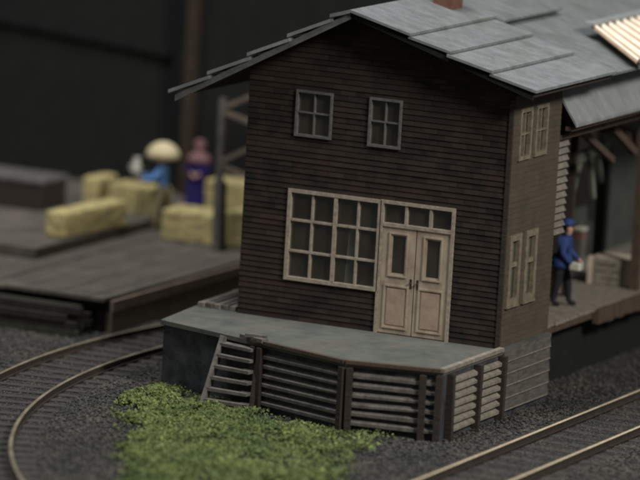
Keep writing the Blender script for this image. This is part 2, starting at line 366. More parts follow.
# ------------------------------------------------------------------ station house
HX0, HY1 = -5.95, 2.62
RX, RZ = -3.53, 6.67
def rzr(x): return RZ-.3086*(x-RX)      # right slope surface
def rzl(x): return RZ-.541*(RX-x)       # left slope surface
H = thing('station_house', (-3, 1.3, 0), 'dark brown timber station house with grey roof and cream double doors', 'house')
def lap_wall(name, material, zmax, xl, xr, holes, place, rowh=.115, z0=0.004, lap=.015):
    """horizontal lapped boards; holes = (x0,x1,z0,z1); place(x, out, z) -> point"""
    m = MB(); cuts = sorted(set([h[2] for h in holes]+[h[3] for h in holes])); k = 0; z = z0
    rows = []
    while z < zmax-1e-4:
        zt = min(z+rowh, zmax); rows.append((z, zt)); z = zt
    for (za, zb) in rows:
        segs = [za]+[c for c in cuts if za+.004 < c < zb-.004]+[zb]
        for a, b_ in zip(segs[:-1], segs[1:]):
            mid = (a+b_)/2; hs = sorted([(h[0], h[1]) for h in holes if h[2] < mid < h[3]])
            xs = [(xl(a), xl(b_))]; prev = (xl(a), xl(b_)); spans = []
            for (h0, h1) in hs: spans.append((prev, (h0, h0))); prev = (h1, h1)
            spans.append((prev, (xr(a), xr(b_))))
            oa = lap*(1-(a-za)/rowh); ob = lap*(1-(b_-za)/rowh)
            jt = random.uniform(-.003, .003)*(lap > .01); oa += jt; ob += jt
            for (p, q) in spans:
                if q[0]-p[0] < .005 and q[1]-p[1] < .005: continue
                if q[1] < p[1]: mm = (p[1]+q[1])/2; p = (p[0], mm); q = (q[0], mm)
                m.hexa([place(p[0], oa, a), place(q[0], oa, a), place(q[0], -.10, a), place(p[0], -.10, a),
                        place(p[1], ob, b_), place(q[1], ob, b_), place(q[1], -.10, b_), place(p[1], -.10, b_)])
    return m.build(name, material, H)
UP = [(-4.83, -4.03, 3.90, 4.83), (-3.16, -2.46, 3.87, 4.85)]
BIG = (-4.89, -2.79, .87, 2.75); DO = (-2.79, -1.11, .0, 2.78)
fx0 = lambda z: max(HX0, RX-(RZ-.13-z)/.541); fx1 = lambda z: min(0.0, RX+(RZ-.13-z)/.3086)
lap_wall('gable_wall', M['front'], RZ-.14, fx0, fx1, UP+[BIG, DO], lambda x, o, z: Vector((x, -o, z)))
SU = [(.38, .97, 3.87, 4.90), (1.22, 1.82, 3.87, 4.90)]; SL = [(.23, .80, .87, 2.30), (1.07, 1.65, .86, 2.30)]
def side_top(z): return HY1
lap_wall('side_wall', M['side'], 5.22, lambda y: .104, side_top, SU+SL, lambda y, o, z: Vector((o-.002, y, z)), lap=.009)
m = MB().box(HX0+.01, HY1-.1, 0, -.12, HY1, 5.2).box(HX0, .101, 0, HX0+.1, HY1-.102, 5.2); m.build('wall', M['side'], H)
MB().box(HX0+.12, .11, .01, -.12, HY1-.12, .04).build('floor', M['inside'], H)
MB().box(HX0+.12, .11, 3.2, -.12, HY1-.12, 3.26).build('ceiling', M['inside'], H)
m = MB().box(-.055, -.035, .0, .035, .012, 5.15).build('corner_board', M['darkwood'], H)

# roof: overlapping courses of sheets
def slope_slab(m, xa, xb, zf, y0, y1, lift, th=.05, jag=0):
    """sheet from upper edge xa to lower edge xb, lower edge raised by lift"""
    za, zb = zf(xa)+.01, zf(xb)+lift
    y0a, y0b = y0+random.uniform(-jag, jag), y0+random.uniform(-jag, jag)
    P = [(xa, y0a, za), (xb, y0b, zb), (xb, y1, zb), (xa, y1, za)]
    if xb < xa: P = [P[1], P[0], P[3], P[2]]
    m.hexa([(p[0], p[1], p[2]-th) for p in P]+P)
rf = MB()
redges = [RX, -2.15, -1.25, -.30, .68]
for i in range(4): slope_slab(rf, redges[i]-(.06 if i else 0), redges[i+1], rzr, -.52+.03*(i % 2), 3.85, .085, th=.055, jag=.02)
ledges = [RX, -3.98, -4.92, -5.81, -6.71, -7.58]
for i in range(5): slope_slab(rf, ledges[i]+(.06 if i else 0), ledges[i+1], rzl, -.52+.03*(i % 2), 3.85, .12, th=.075, jag=.02)
roof = rf.build('roof', M['roof'], H)
for x in ((RX-.005, .60, rzr, M['blackwood'], .15), (RX+.005, -7.45, rzl, M['roofedge'], .19)):  # right board black: shadow under the rake is put into its colour
    m = MB(); zf = x[2]; s0, s1 = sorted((x[0], x[1]))
    m.hexa([(s0, -.45, zf(s0)-x[4]), (s1, -.45, zf(s1)-x[4]), (s1, -.38, zf(s1)-x[4]), (s0, -.38, zf(s0)-x[4]), (s0, -.45, zf(s0)-.055), (s1, -.45, zf(s1)-.055), (s1, -.38, zf(s1)-.055), (s0, -.38, zf(s0)-.055)])
    m.build('barge_board', x[3], roof)
m = MB()
for zf, s0, s1 in ((rzr, RX, .58), (rzl, -7.4, RX)):
    m.hexa([(s0, -.375, zf(s0)-.11), (s1, -.375, zf(s1)-.11), (s1, 3.8, zf(s1)-.11), (s0, 3.8, zf(s0)-.11), (s0, -.375, zf(s0)-.055), (s1, -.375, zf(s1)-.055), (s1, 3.8, zf(s1)-.055), (s0, 3.8, zf(s0)-.055)])
m.build('soffit', M['darkwood'], roof)
cx, cy = -2.95, 3.15
m = MB().box(cx-.22, cy-.28, 6.2, cx+.22, cy+.28, 7.35).box(cx-.28, cy-.34, 7.351, cx+.28, cy+.34, 7.47); m.build('chimney', M['brick'], roof)

def window(x0, x1, z0, z1, cols, rows, place, fm, fw_=.06, mw=.035, sill=True, surround=True, midz=None, curtain=None, glassy=-.05):
    def hx(m, a, b_, c, d, o0, o1):
        m.hexa([place(a, o1, c), place(b_, o1, c), place(b_, o0, c), place(a, o0, c), place(a, o1, d), place(b_, o1, d), place(b_, o0, d), place(a, o0, d)])
    m = MB()
    hx(m, x0-.02, x0+fw_, z0-.02, z1+.02, -.09, .050); hx(m, x1-fw_, x1+.02, z0-.02, z1+.02, -.09, .050)
    hx(m, x0+fw_, x1-fw_, z0-.02, z0+fw_, -.09, .050); hx(m, x0+fw_, x1-fw_, z1-fw_, z1+.02, -.09, .050)
    for c in cols: hx(m, c-mw/2, c+mw/2, z0+fw_, z1-fw_, -.06, .020)
    for r in rows: hx(m, x0+fw_, x1-fw_, r-mw/2, r+mw/2, -.058, .024)
    w = m.build('window', fm, H)
    g_ = MB(); hx(g_, x0+fw_*.8, x1-fw_*.8, z0+fw_*.8, z1-fw_*.8, -.045, -.035); g_.build('pane', M['glass'], w)
    if sill:
        s_ = MB(); hx(s_, x0-.03, x1+.03, z0-.065, z0-.022, -.05, .065); s_.build('sill', fm, w)
    if curtain:
        c_ = MB(); k = 10; a, b_ = curtain
        for i in range(k):
            p = a+(b_-a)*i/k; q = a+(b_-a)*(i+1)/k; o = -.062-.012*(i % 2); o2 = -.062-.012*((i+1) % 2)
            c_.hexa([place(p, o, z0+.06), place(q, o2, z0+.06), place(q, o2-.01, z0+.06), place(p, o-.01, z0+.06), place(p, o, z1-.06), place(q, o2, z1-.06), place(q, o2-.01, z1-.06), place(p, o-.01, z1-.06)])
        c_.v = [v if sill or abs(v.z-z1+.06) > .01 or curtain[0] > -3 else Vector((v.x+.05, v.y, 2.16)) for v in c_.v]; c_.build('curtain', M['curtain'], w)
    return w
FP = lambda x, o, z: Vector((x, -o, z)); SP = lambda y, o, z: Vector((o, y, z))
for (a, b_, c, d) in UP: window(a, b_, c, d, [(a+b_)/2], [(c+d)/2+.02], FP, M['framegrey'], .03, .028, sill=False)
w = window(*BIG, [-4.345, -3.81, -3.30], [2.12, 1.47], FP, M['frame'], .055, .045, sill=False, curtain=(-3.56, -3.34))
# heavier middle mullion
MB().box(-3.85, -.045, .94, -3.77, -.026, 2.68).build('mullion', M['frame'], w)
# transom + door surround
m = MB(); D = DO
m.box(D[0], -.05, 0, D[0]+.07, .09, D[3]).box(D[1]-.07, -.05, 0, D[1], .09, D[3]).box(D[0]+.07, -.05, D[3]-.07, D[1]-.07, .09, D[3]).box(D[0]+.07, -.048, 2.24, D[1]-.07, .09, 2.31)
for c in (-2.21, -1.66): m.box(c-.03, -.03, 2.311, c+.03, .05, D[3]-.071)
df = m.build('door_frame', M['frame'], H)
MB().box(D[0]+.06, .03, 2.30, D[1]-.06, .04, D[3]-.06).build('pane', M['glass'], df)
def door(x0, x1, hx_):
    z0, z1 = .02, 2.235; m = MB(); s_ = .13; gz0, gz1 = 1.28, 2.06
    gx0, gx1 = x0+.23, x1-.23
    m.box(x0, -.02, z0, gx0, .04, z1).box(gx1, -.02, z0, x1, .04, z1).box(gx0, -.02, z0, gx1, .04, gz0).box(gx0, -.02, gz1, gx1, .04, z1)
    d_ = m.build('door', M['door'], H)
    f_ = MB()   # raised mouldings
    for (a, b_, c, e) in ((gx0-.035, gx1+.035, gz0-.035, gz1+.035), (x0+.13, x1-.13, .16, 1.0)):
        w_ = .035; f_.box(a-w_, -.045, c-w_, a, -.021, e+w_).box(b_, -.045, c-w_, b_+w_, -.021, e+w_).box(a, -.045, c-w_, b_, -.021, c).box(a, -.045, e, b_, -.021, e+w_)
    f_.build('moulding', M['door'], d_)
    MB().box(x0+.17, -.034, .20, x1-.17, -.0215, .96).build('panel', M['doorpanel'], d_, bevel=.008)
    MB().box(gx0, .0, gz0, gx1, .008, gz1).build('pane', M['glass'], d_)
    MB().box(hx_-.02, -.03, 1.0, hx_+.02, -.0205, 1.2).ball((hx_, -.055, 1.12), .028, 8).build('handle', M['metal'], d_)
xm = (D[0]+D[1])/2
door(D[0]+.075, xm-.012, xm-.07); door(xm+.012, D[1]-.075, xm+.08)
for (a, b_, c, d) in SU: window(a, b_, c, d, [(a+b_)/2], [(c+d)/2], SP, M['sideframe'], .06, .035, sill=False, curtain=(a+.08, a+.3))
for (a, b_, c, d) in SL: window(a, b_, c, d, [], [(c+d)/2+.1], SP, M['sideframe'], .11, .09, curtain=(b_-.32, b_-.12))

# ------------------------------------------------------------------ goods shed behind, canopy, deck
G = thing('goods_shed', (-3, 9, 0), 'open fronted goods shed with grey sheet roof joined behind the station house', 'shed')
ye = at(567, 170, 0, -.12).y
m = MB()
for k in range(14):
    z = 2.0+k*.155
    m.hexa([(-.3, 2.66, z), (-.08, 2.66, z), (-.08, ye, z), (-.3, ye, z), (-.3, 2.66, z+.10), (-.14, 2.66, z+.10), (-.14, ye, z+.10), (-.3, ye, z+.10)])
m.build('slat_panel', M['shedboards'], G)
MB().box(-1.5, 2.64, 2.0, -.301, ye-.03, 4.2).build('wall', M['darkwood'], G)
MB().box(-2.1, ye+.02, 0, -2.0, 6.42, 4.1).build('wall', M['darkwood'], G)
m = MB().box(-6.5, 6.43, 0, -1.4, 6.55, 4.1).box(-6.5, 17, 0, -1.4, 17.15, 5).box(-6.6, 2.66, 0, -6.5, 17, 4.5); m.build('wall', M['darkwood'], G)
m = MB().box(-3.1, 6.6, 0, -3.0, 12.0, 1.2).box(-3.1, 12.6, 0, -3.0, 17, 3.4); m.build('wall', M['shedwall'], G)
m = MB().box(-3.12, 6.56, 3.0, -2.98, 16.9, 4.4); m.build('wall', M['blackwood'], G)
# roof of shed: three courses a little below the house roof
def rzs(x): return rzr(x)-.03
m = MB()
slope_slab(m, -4.6, -1.95, rzs, 3.86, 7.05, .10)
slope_slab(m, -4.7, -.60, lambda x: rzs(x)-.10, 3.86, 12.6, .09)
slope_slab(m, -.66, .58, rzs, 3.862, 12.6, .02)
gro = m.build('roof', M['shedroof'], G)
m = MB()
slope_slab(m, -4.7, -7.6, rzl, 3.9, 12.6, .05); m.build('roof', M['shedroof'], G)
# canopy over the deck
def rzc(x): return 4.24-.3086*(x-.05)
m = MB(); rza = lambda x: 4.42-1.45*(x-.31)
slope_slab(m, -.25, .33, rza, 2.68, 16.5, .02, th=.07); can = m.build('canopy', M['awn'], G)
m = MB()
for y in (3.2, 5.2, 7.2, 9.2, 11.2, 13.2): m.bar((-1.33, y, rzc(-1.3)-.13), (.0, y, rzc(0)-.13), .09, .11)
m.box(-.14, 2.8, 4.02, -.05, 16.3, 4.12); m.box(.06, 2.75, 4.24, .22, 16.3, 4.33); m.build('rafter', M['brownwood'], can)
def gpost(x, y, top, mt, w=.16):
    MB().box(x-w/2, y-w/2, 0, x+w/2, y+w/2, top).build('post', mt, G)
gpost(-.50, 8.8, 3.98, M['brownwood'], .2); gpost(-1.75, 9.7, 2.9, M['blackwood'], .24); gpost(-1.4, 6.95, 3.95, M['darkwood'], .14)
MB().bar((-1.4, 6.9, 3.0), (-1.75, 9.75, 3.0), .15, .2).build('beam', M['gbeam'], G)
for a, b_, w_ in (((-1.4, 7.05, 2.3), (-1.46, 7.5, 2.88), .09), ((-1.72, 9.5, 2.2), (-1.66, 9.0, 2.88), .09), ((-1.4, 8.25, 2.0), (-1.56, 8.3, 2.88), .08)):
    MB().bar(a, b_, w_, .1).build('brace', M['gbeam'], G)
p0 = at(578, 128, 0, -.6); p1 = at(612, 160, 0, -.6)
MB().bar(p0, p1, .13, .14).build('brace', M['brownwood'], G)
p0 = at(612, 128, 0, -.55); p1 = at(634, 152, 0, -.55)
MB().bar(p0, p1, .16, .16).build('brace', M['brownwood'], G)
p0 = at(600, 124, 0, -.9); p1 = at(640, 140, 0, -.9)
MB().bar(p0, p1, .16, .3).build('beam', M['darkwood'], G)

# corrugated sheet
cs = MB(); N_ = 64; ys0, ys1 = 4.9, 11.0
def cpt(t_, s_):  # t_ along the roof (Y), s_ down the slope
    x = -.85+1.60*s_; y = 6.1+t_*5.2-(1-t_)*1.3*s_
    z = rzr(x)+.20+.085*math.sin(t_*math.pi*2*13)
    return Vector((x, y, z))
for lay in (0, 1):
    base = len(cs.v)
    for i in range(N_*2+1):
        for j in range(2): cs.v.append(cpt(i/(N_*2), j)-Vector((0, 0, .02*lay)))
    for i in range(N_*2):
        q = (base+2*i, base+2*i+1, base+2*i+3, base+2*i+2); cs.f.append(q if lay == 0 else q[::-1])
co = cs.build('corrugated_sheet', [M['corr'], M['pinkstripe']], smooth=True)
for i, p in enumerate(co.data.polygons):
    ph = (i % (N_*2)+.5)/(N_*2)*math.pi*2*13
    if math.cos(ph+.5) > -.1 and math.sin(ph) < .35: p.material_index = 1  # pinkish brown on the low part and near flank of each wave
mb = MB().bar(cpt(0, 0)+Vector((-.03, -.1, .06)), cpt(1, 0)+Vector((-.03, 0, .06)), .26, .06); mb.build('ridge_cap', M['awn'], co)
tag(co, 'cream and orange corrugated sheet lying on the shed roof at right', 'corrugated sheet')

# loading deck behind
DK = thing('loading_deck', (-1.6, 8, GZ), 'long wooden loading deck with a reddish edge beam where the worker stands', 'deck')
m = MB(); y = 2.68; random.seed(11)
while y < 17:
    m.box(-3.0, y, -.07+random.uniform(-.004, .004), -.28+random.uniform(-.02, .02), y+.24, random.uniform(-.008, .004)); y += .26
m.build('deck_planks', M['palewood'], DK)
m = MB().box(-.42, 2.66, -.22, -.315, 17, -.075); m.build('edge_beam', M['brownwood'], DK)

m = MB().box(-.66, 2.7, GZ, -.60, 17, -.225); m.build('skirt', M['blackwood'], DK)  # black sheet standing in for the shade under the deck
yb = at(598, 300, 0, -.2).y; m = MB(); y = yb
while y < 16:
    m.box(-.30, y, -.34+random.uniform(-.03, .03), -.16+random.uniform(-.01, .01), y+.27, -.02); y += .30
m.build('fascia', M['brownwood'], DK)

# crates on deck
def slat_crate(loc, rz, sx, sy, sz, label, cross=True):
    t_ = thing('crate', loc, label, 'crate'); t_.rotation_euler[2] = rz
    L_ = lambda mb, nm, mt: local(mb, nm, mt, t_)
    mb = MB().box(-sx/2+.03, -sy/2+.03, .03, sx/2-.03, sy/2-.03, sz-.03); L_(mb, 'box', M['crate'])
    mb = MB()
    for k in range(4):
        z = sz*k/4
        for s_ in (-1, 1):
            mb.box(-sx/2+.06, s_*(sy/2-.0)-.015, z+.01, sx/2-.06, s_*(sy/2-.0)+.015, z+sz/4-.03)
            mb.box(s_*(sx/2)-.015, -sy/2+.06, z+.01, s_*(sx/2)+.015, sy/2-.06, z+sz/4-.03)
    L_(mb, 'side_slat', M['palewood'])
    for a in (-1, 1):
        for c_ in (-1, 1): L_(MB().box(a*sx/2-.05, c_*sy/2-.05, 0, a*sx/2+.05, c_*sy/2+.05, sz), 'corner_post', M['crate'])
    if cross:
        mb = MB()
        for s_ in (-1, 1): mb.bar((-sx/2+.05, s_*(sy/2+.025), .05), (sx/2-.05, s_*(sy/2+.025), sz-.05), .02, .07, side=(0, 1, 0))
        mb.bar((sx/2+.025, -sy/2+.05, .05), (sx/2+.025, sy/2-.05, sz-.05), .02, .07, side=(1, 0, 0))
        L_(mb, 'brace', M['palewood'])
    return t_
def local(mb, nm, mt, parent, **kw):   # vertices relative to the parent
    w_ = worldloc(parent); mb.v = [v+w_ for v in mb.v]; return mb.build(nm, mt, parent, **kw)
slat_crate((-1.22, 9.35, .005), .1, .85, .9, .62, 'pale slatted wooden crate on the loading deck behind the blue worker')
pc = thing('parcel', tuple(at(577, 268, 2, .005)), 'small white and red box standing on the deck between worker and dark post', 'box')
local(MB().box(-.13, -.12, 0, .13, .12, .88), 'box', M['greywood'], pc, bevel=.01)
local(MB().box(-.135, -.125, .72, .135, .125, .77), 'band', M['red'], pc)
local(MB().box(-.14, -.13, .88, .14, .13, .93), 'lid', M['parcel'], pc)

# ------------------------------------------------------------------ tracks
def arc(r, a): return Vector((RC[0]-r*math.cos(a), RC[1]-r*math.sin(a), 0))
def rail_mesh(pts, name, parent, head='rail'):
    """flat-bottomed rail swept along pts; two materials (head polished, rest rusty)"""
    prof = [(-.065, 0), (.065, 0), (.065, .02), (.015, .035), (.015, .10), (.036, .112), (.036, .148), (.022, .155), (-.022, .155), (-.036, .148), (-.036, .112), (-.015, .10), (-.015, .035), (-.065, .02)]
    m = MB(); K = len(prof)
    for i, p in enumerate(pts):
        d = (pts[min(i+1, len(pts)-1)]-pts[max(i-1, 0)]).normalized(); nr = Vector((d.y, -d.x, 0))
        for (a, z) in prof: m.v.append(p+nr*a+Vector((0, 0, z)))
    heads = []
    for i in range(len(pts)-1):
        for k in range(K):
            k2 = (k+1) % K; m.f.append((i*K+k, i*K+k2, (i+1)*K+k2, (i+1)*K+k)); heads.append(k in (6, 7, 8))
    m.f.append(tuple(reversed(range(K)))); m.f.append(tuple((len(pts)-1)*K+k for k in range(K))); heads += [False, False]
    o = m.build(name, [M['railweb'], M[head]], parent)
    for p, h in zip(o.data.polygons, heads):
        if h: p.material_index = 1
    bm = bmesh.new(); bm.from_mesh(o.data); bmesh.ops.recalc_face_normals(bm, faces=bm.faces); bm.to_mesh(o.data); bm.free()
    return o
TL = thing('railway_track', (-9, 0, GZ), 'curved railway track sweeping round the left of the platform', 'track')
Z0 = Vector((0, 0, GZ+.035))
angs = [math.radians(-28+i*1.0) for i in range(90)]
for r in (RI, RI+GA): rail_mesh([arc(r, a)+Z0 for a in angs], 'rail', TL, 'dullrail')
sl = None
sm = MB().box(-1.22, -.115, -.06, 1.22, .115, .032)
for i in range(56):
    a = math.radians(-27+i*1.55); p = arc(RI+GA/2, a); rel = Vector((p.x+9, p.y, 0))
    if sl is None:
        me_o = MB(); me_o.v = [v.copy()+Vector((-9, 0, GZ)) for v in sm.v]; me_o.f = sm.f; sl = me_o.build('sleeper', M['sleeper'], TL); o = sl
    else: o = sl.copy(); C.objects.link(o); o.parent = TL
    o.location = rel; o.rotation_euler[2] = a+random.uniform(-.02, .02)
TR = thing('railway_track', (2.3, 0, GZ), 'straight pair of bright rails crossing the right corner beside the loading deck', 'track')
for x in (1.58, 3.04): rail_mesh([Vector((x, y, 0))+Z0 for y in range(-40, 60, 4)], 'rail', TR)
for i in range(60):
    o = sl.copy(); C.objects.link(o); o.parent = TR; o.location = (0.01, -16+i*.66, -.02); o.rotation_euler[2] = random.uniform(-.02, .02)

# ------------------------------------------------------------------ left goods dock
DZ = -.65
LD = thing('goods_dock', (-16, 8, GZ), 'wide low brown wooden goods dock with yellow bales on it, left of the house', 'dock')
m = MB(); x = -34.0; random.seed(5)
while x < -10.5:
    w_ = .42; m.box(x, 2.78+random.uniform(-.05, .05), DZ-.08, x+w_-.02, 16.1, DZ+random.uniform(-.008, .008)); x += w_
m.build('deck_planks', M['dock'], LD)
MB().box(-34, 2.9, DZ-.3, -10.5, 3.02, DZ-.085).build('edge_beam', M['blackwood'], LD)  # near black: shade of the front side is put into the colour
MB().box(-10.56, 3.03, DZ-.32, -10.42, 16.1, DZ-.085).build('edge_beam', M['dockface'], LD)
m = MB().box(-10.60, 3.03, GZ, -10.45, 16.1, DZ-.325); m.build('skirt', M['dockface'], LD)
m = MB().box(-34, 3.35, GZ, -10.76, 3.45, DZ-.31); m.build('skirt', M['blackwood'], LD)  # black sheet standing in for the shade under the open dock front
for i, x in enumerate((-10.7, -12.4, -14.1, -15.8)): MB().box(x-.1, 2.95, GZ, x+.1, 3.15, DZ-.31).build('post', M['darkwood'], LD)
# raised part of the dock at far left
m = MB().box(-34, 6.2, DZ+.02, -14.1, 16.1, DZ+.24); m.build('raised_deck', M['dock'], LD)

def bale(p_near, p_right, h, depth, zbase, label):
    a = at(*p_near, 2, zbase); b_ = at(*p_right, 2, zbase); d = b_-a; L_ = d.length; ang = math.atan2(d.y, d.x)
    t_ = MB().box(0, 0, 0, L_, depth, h); zz = [v.copy() for v in t_.v]
    m = MB(); m.v = [v+a for v in zz]; m.f = t_.f
    me = m.build('hay_bale', M['hay'], loc=a, bevel=.05)
    bm = bmesh.new(); bm.from_mesh(me.data); bmesh.ops.subdivide_edges(bm, edges=[e for e in bm.edges if e.calc_length() > .2], cuts=9, use_grid_fill=True)
    for v in bm.verts: v.co += Vector((noise.noise(v.co*5+a), noise.noise(v.co*5+a*2), noise.noise(v.co*5+a*3)))*.022+Vector((noise.noise(v.co*19+a), noise.noise(v.co*19+a*2), noise.noise(v.co*19)))*.014
    bm.to_mesh(me.data); bm.free()
    me.rotation_euler[2] = ang
    tag(me, label, 'bale', 'yellow bales on the goods dock')
    # twine bands are children
    for s_ in (.3, .7):
        q = MB(); e = .008; x0 = L_*s_; q.v = []; 
        q.box(x0-.015, -e, -.0, x0+.015, 0.004, h+e).box(x0-.015, -e, h-.004, x0+.015, depth+e, h+e)
        q.v = [v+a for v in q.v]; o = q.build('twine', M['beige'], me)
    return me
bale((64, 239), (127, 226), .60, .55, DZ+.245, 'low yellow bale lying nearest the dock edge, leftmost in front')
bale((96, 208), (117, 204), .72, .42, DZ+.245, 'small yellow bale at the back left of the bale stack')
bale((106, 219), (153, 226), .88, .8, DZ+.01, 'tall yellow bale just left of the straw hatted figure')
bale((160, 239), (213, 246), .72, 1.0, DZ+.01, 'long yellow bale in front of the figure in navy')
bale((222, 247), (252, 251), .85, .9, DZ+.01, 'yellow bale standing right of the timber post by the house wall')
bale((203, 222), (246, 228), 1.05, .8, DZ+.01, 'yellow bale at the back between timber post and house wall')

LW = thing('stone_wall', tuple(at(20, 209, 2, DZ+.24)), 'low rough grey stone block wall at the left end of the dock', 'wall')
local(MB().box(-1.6, 0, .0, .55, 1.3, .62), 'block', M['darkwood'], LW, bevel=.04)
local(MB().box(-1.64, -.04, .621, .59, 1.34, .76), 'coping', M['stone'], LW, bevel=.05)

LP = thing('timber_stack', (-12, 2.2, GZ), 'dark rough stack of old timbers lying beside the curved track in front of the dock', 'timber stack')
random.seed(21)
for lay in range(4):
    for i in range(4-(lay > 2)):
        w_ = .13+random.random()*.05; x0 = -13.9+random.random()*.5; x1 = -10.75+random.uniform(-.35, .1); y0 = 2.62-.21*i-.03*lay
        MB().bar((x0, y0+random.uniform(-.04, .04), GZ+.09+.155*lay), (x1, y0+random.uniform(-.07, .05), GZ+.09+.155*lay+random.uniform(-.01, .02)), w_, w_*.95).build('timber', M['oldtimber'] if (i+lay) % 3 else M['mossy'], LP)

# timber post with diagonal arms, partly hidden by the house
pb = at(217, 251, 2, DZ); Yp = pb.y
TP = thing('braced_post', tuple(pb), 'upright timber post with short diagonal arms beside the bales and house', 'post')
def tpw(x, y): return at(x, y, 1, Yp)
MB().bar(pb, tpw(219.5, 180), .19, .19).build('post', M['greywood'], TP)
MB().bar(tpw(219.5, 180), tpw(223, 98), .13, .13).build('post', M['greywood'], TP)
MB().bar(pb+Vector((.16, -.02, 0)), tpw(224.5, 182)+Vector((.0, -.02, 0)), .10, .1).build('strut', M['blackwood'], TP)
for a, b_ in (((222, 108), (254, 95)), ((222, 111), (254, 124)), ((220, 162), (254, 146)), ((220, 165), (254, 180))):
    MB().bar(tpw(*a), tpw(*b_), .09, .10).build('arm', M['tanwood'], TP)
p1 = tpw(262, 100); p1b = Vector((p1.x, p1.y, DZ)); MB().bar(p1b, p1, .16, .16).build('post', M['tanwood'], TP)

# far dark shed
FS = thing('dark_shed', (-16, 16.3, GZ), 'huge dark timber shed wall filling the background behind the bales', 'shed')
MB().box(-60, 16.2, GZ, -7.2, 16.5, 12).build('wall', M['blackwood'], FS)
q0, q1 = at(-60, 6, 1, 16.1), at(172, 54, 1, 16.1)
MB().bar(q0, q1, .08, .16).build('beam', mat('soot', (.006, .006, .006), (.01, .01, .01)), FS)
q0, q1 = at(185, 200, 1, 15.8), at(187, -40, 1, 15.8)
q0.z = DZ
MB().box(q0.x-.13, 15.65, DZ, q0.x+.13, 15.9, 9).build('post', M['pillar'], FS)
MB().box(-8.2, 15.7, GZ, -7.2, 16.15, 12).build('post', M['darkwood'], FS)

# hedge far behind the roofs
hv = MB(); random.seed(3)
for i in range(9000):
    c = Vector((random.uniform(-9, 8), 27+random.gauss(0, .8), random.uniform(GZ, 9)+.5*noise.noise(Vector((i*.01, 0, 0))))); s_ = random.uniform(.12, .28); k = len(hv.v)
    for q in range(3): hv.v.append(c+Vector((random.gauss(0, 1), random.gauss(0, 1), random.gauss(0, 1)))*s_)
    hv.f.append((k, k+1, k+2))
hh = hv.build('hedge', M['hedge']); tag(hh, 'dark green hedge blurred far behind the grey roofs', 'hedge')

# ------------------------------------------------------------------ people
def skin_body(name, J, E_, mats, parent, root='pelvis', sub=2):
    """J: name -> (pos, rx, ry); E_: (a, b, material index). One continuous skinned mesh."""
    names = list(J); me = bpy.data.meshes.new(name); me.from_pydata([J[n_][0] for n_ in names], [(names.index(a), names.index(b_)) for a, b_, _ in E_], [])
    ob = bpy.data.objects.new(name, me); C.objects.link(ob)
    ob.modifiers.new('Skin', 'SKIN').use_smooth_shade = True
    for i, n_ in enumerate(names):
        sv = me.skin_vertices[0].data[i]; sv.radius = (J[n_][1], J[n_][2] if len(J[n_]) > 2 else J[n_][1]); sv.use_root = (n_ == root)
    ob.modifiers.new('Sub', 'SUBSURF').levels = sub; ob.modifiers['Sub'].render_levels = sub
    dg = bpy.context.evaluated_depsgraph_get(); nm = bpy.data.meshes.new_from_object(ob.evaluated_get(dg))
    ob.modifiers.clear(); ob.data = nm; nm.materials.clear()
    for q in mats: nm.materials.append(q)
    segs = [(Vector(J[a][0]), Vector(J[b_][0]), k, (J[a][1]+J[b_][1])/2) for a, b_, k in E_]
    for p in nm.polygons:
        best = min(segs, key=lambda s_: pdist(p.center, s_[0], s_[1])/(s_[3]**.5)); p.material_index = best[2]; p.use_smooth = True
    ob.parent = parent; return ob
def pdist(p, a, b_):
    d = b_-a; t_ = max(0, min(1, (p-a).dot(d)/max(d.length_squared, 1e-9))); return (p-a-d*t_).length
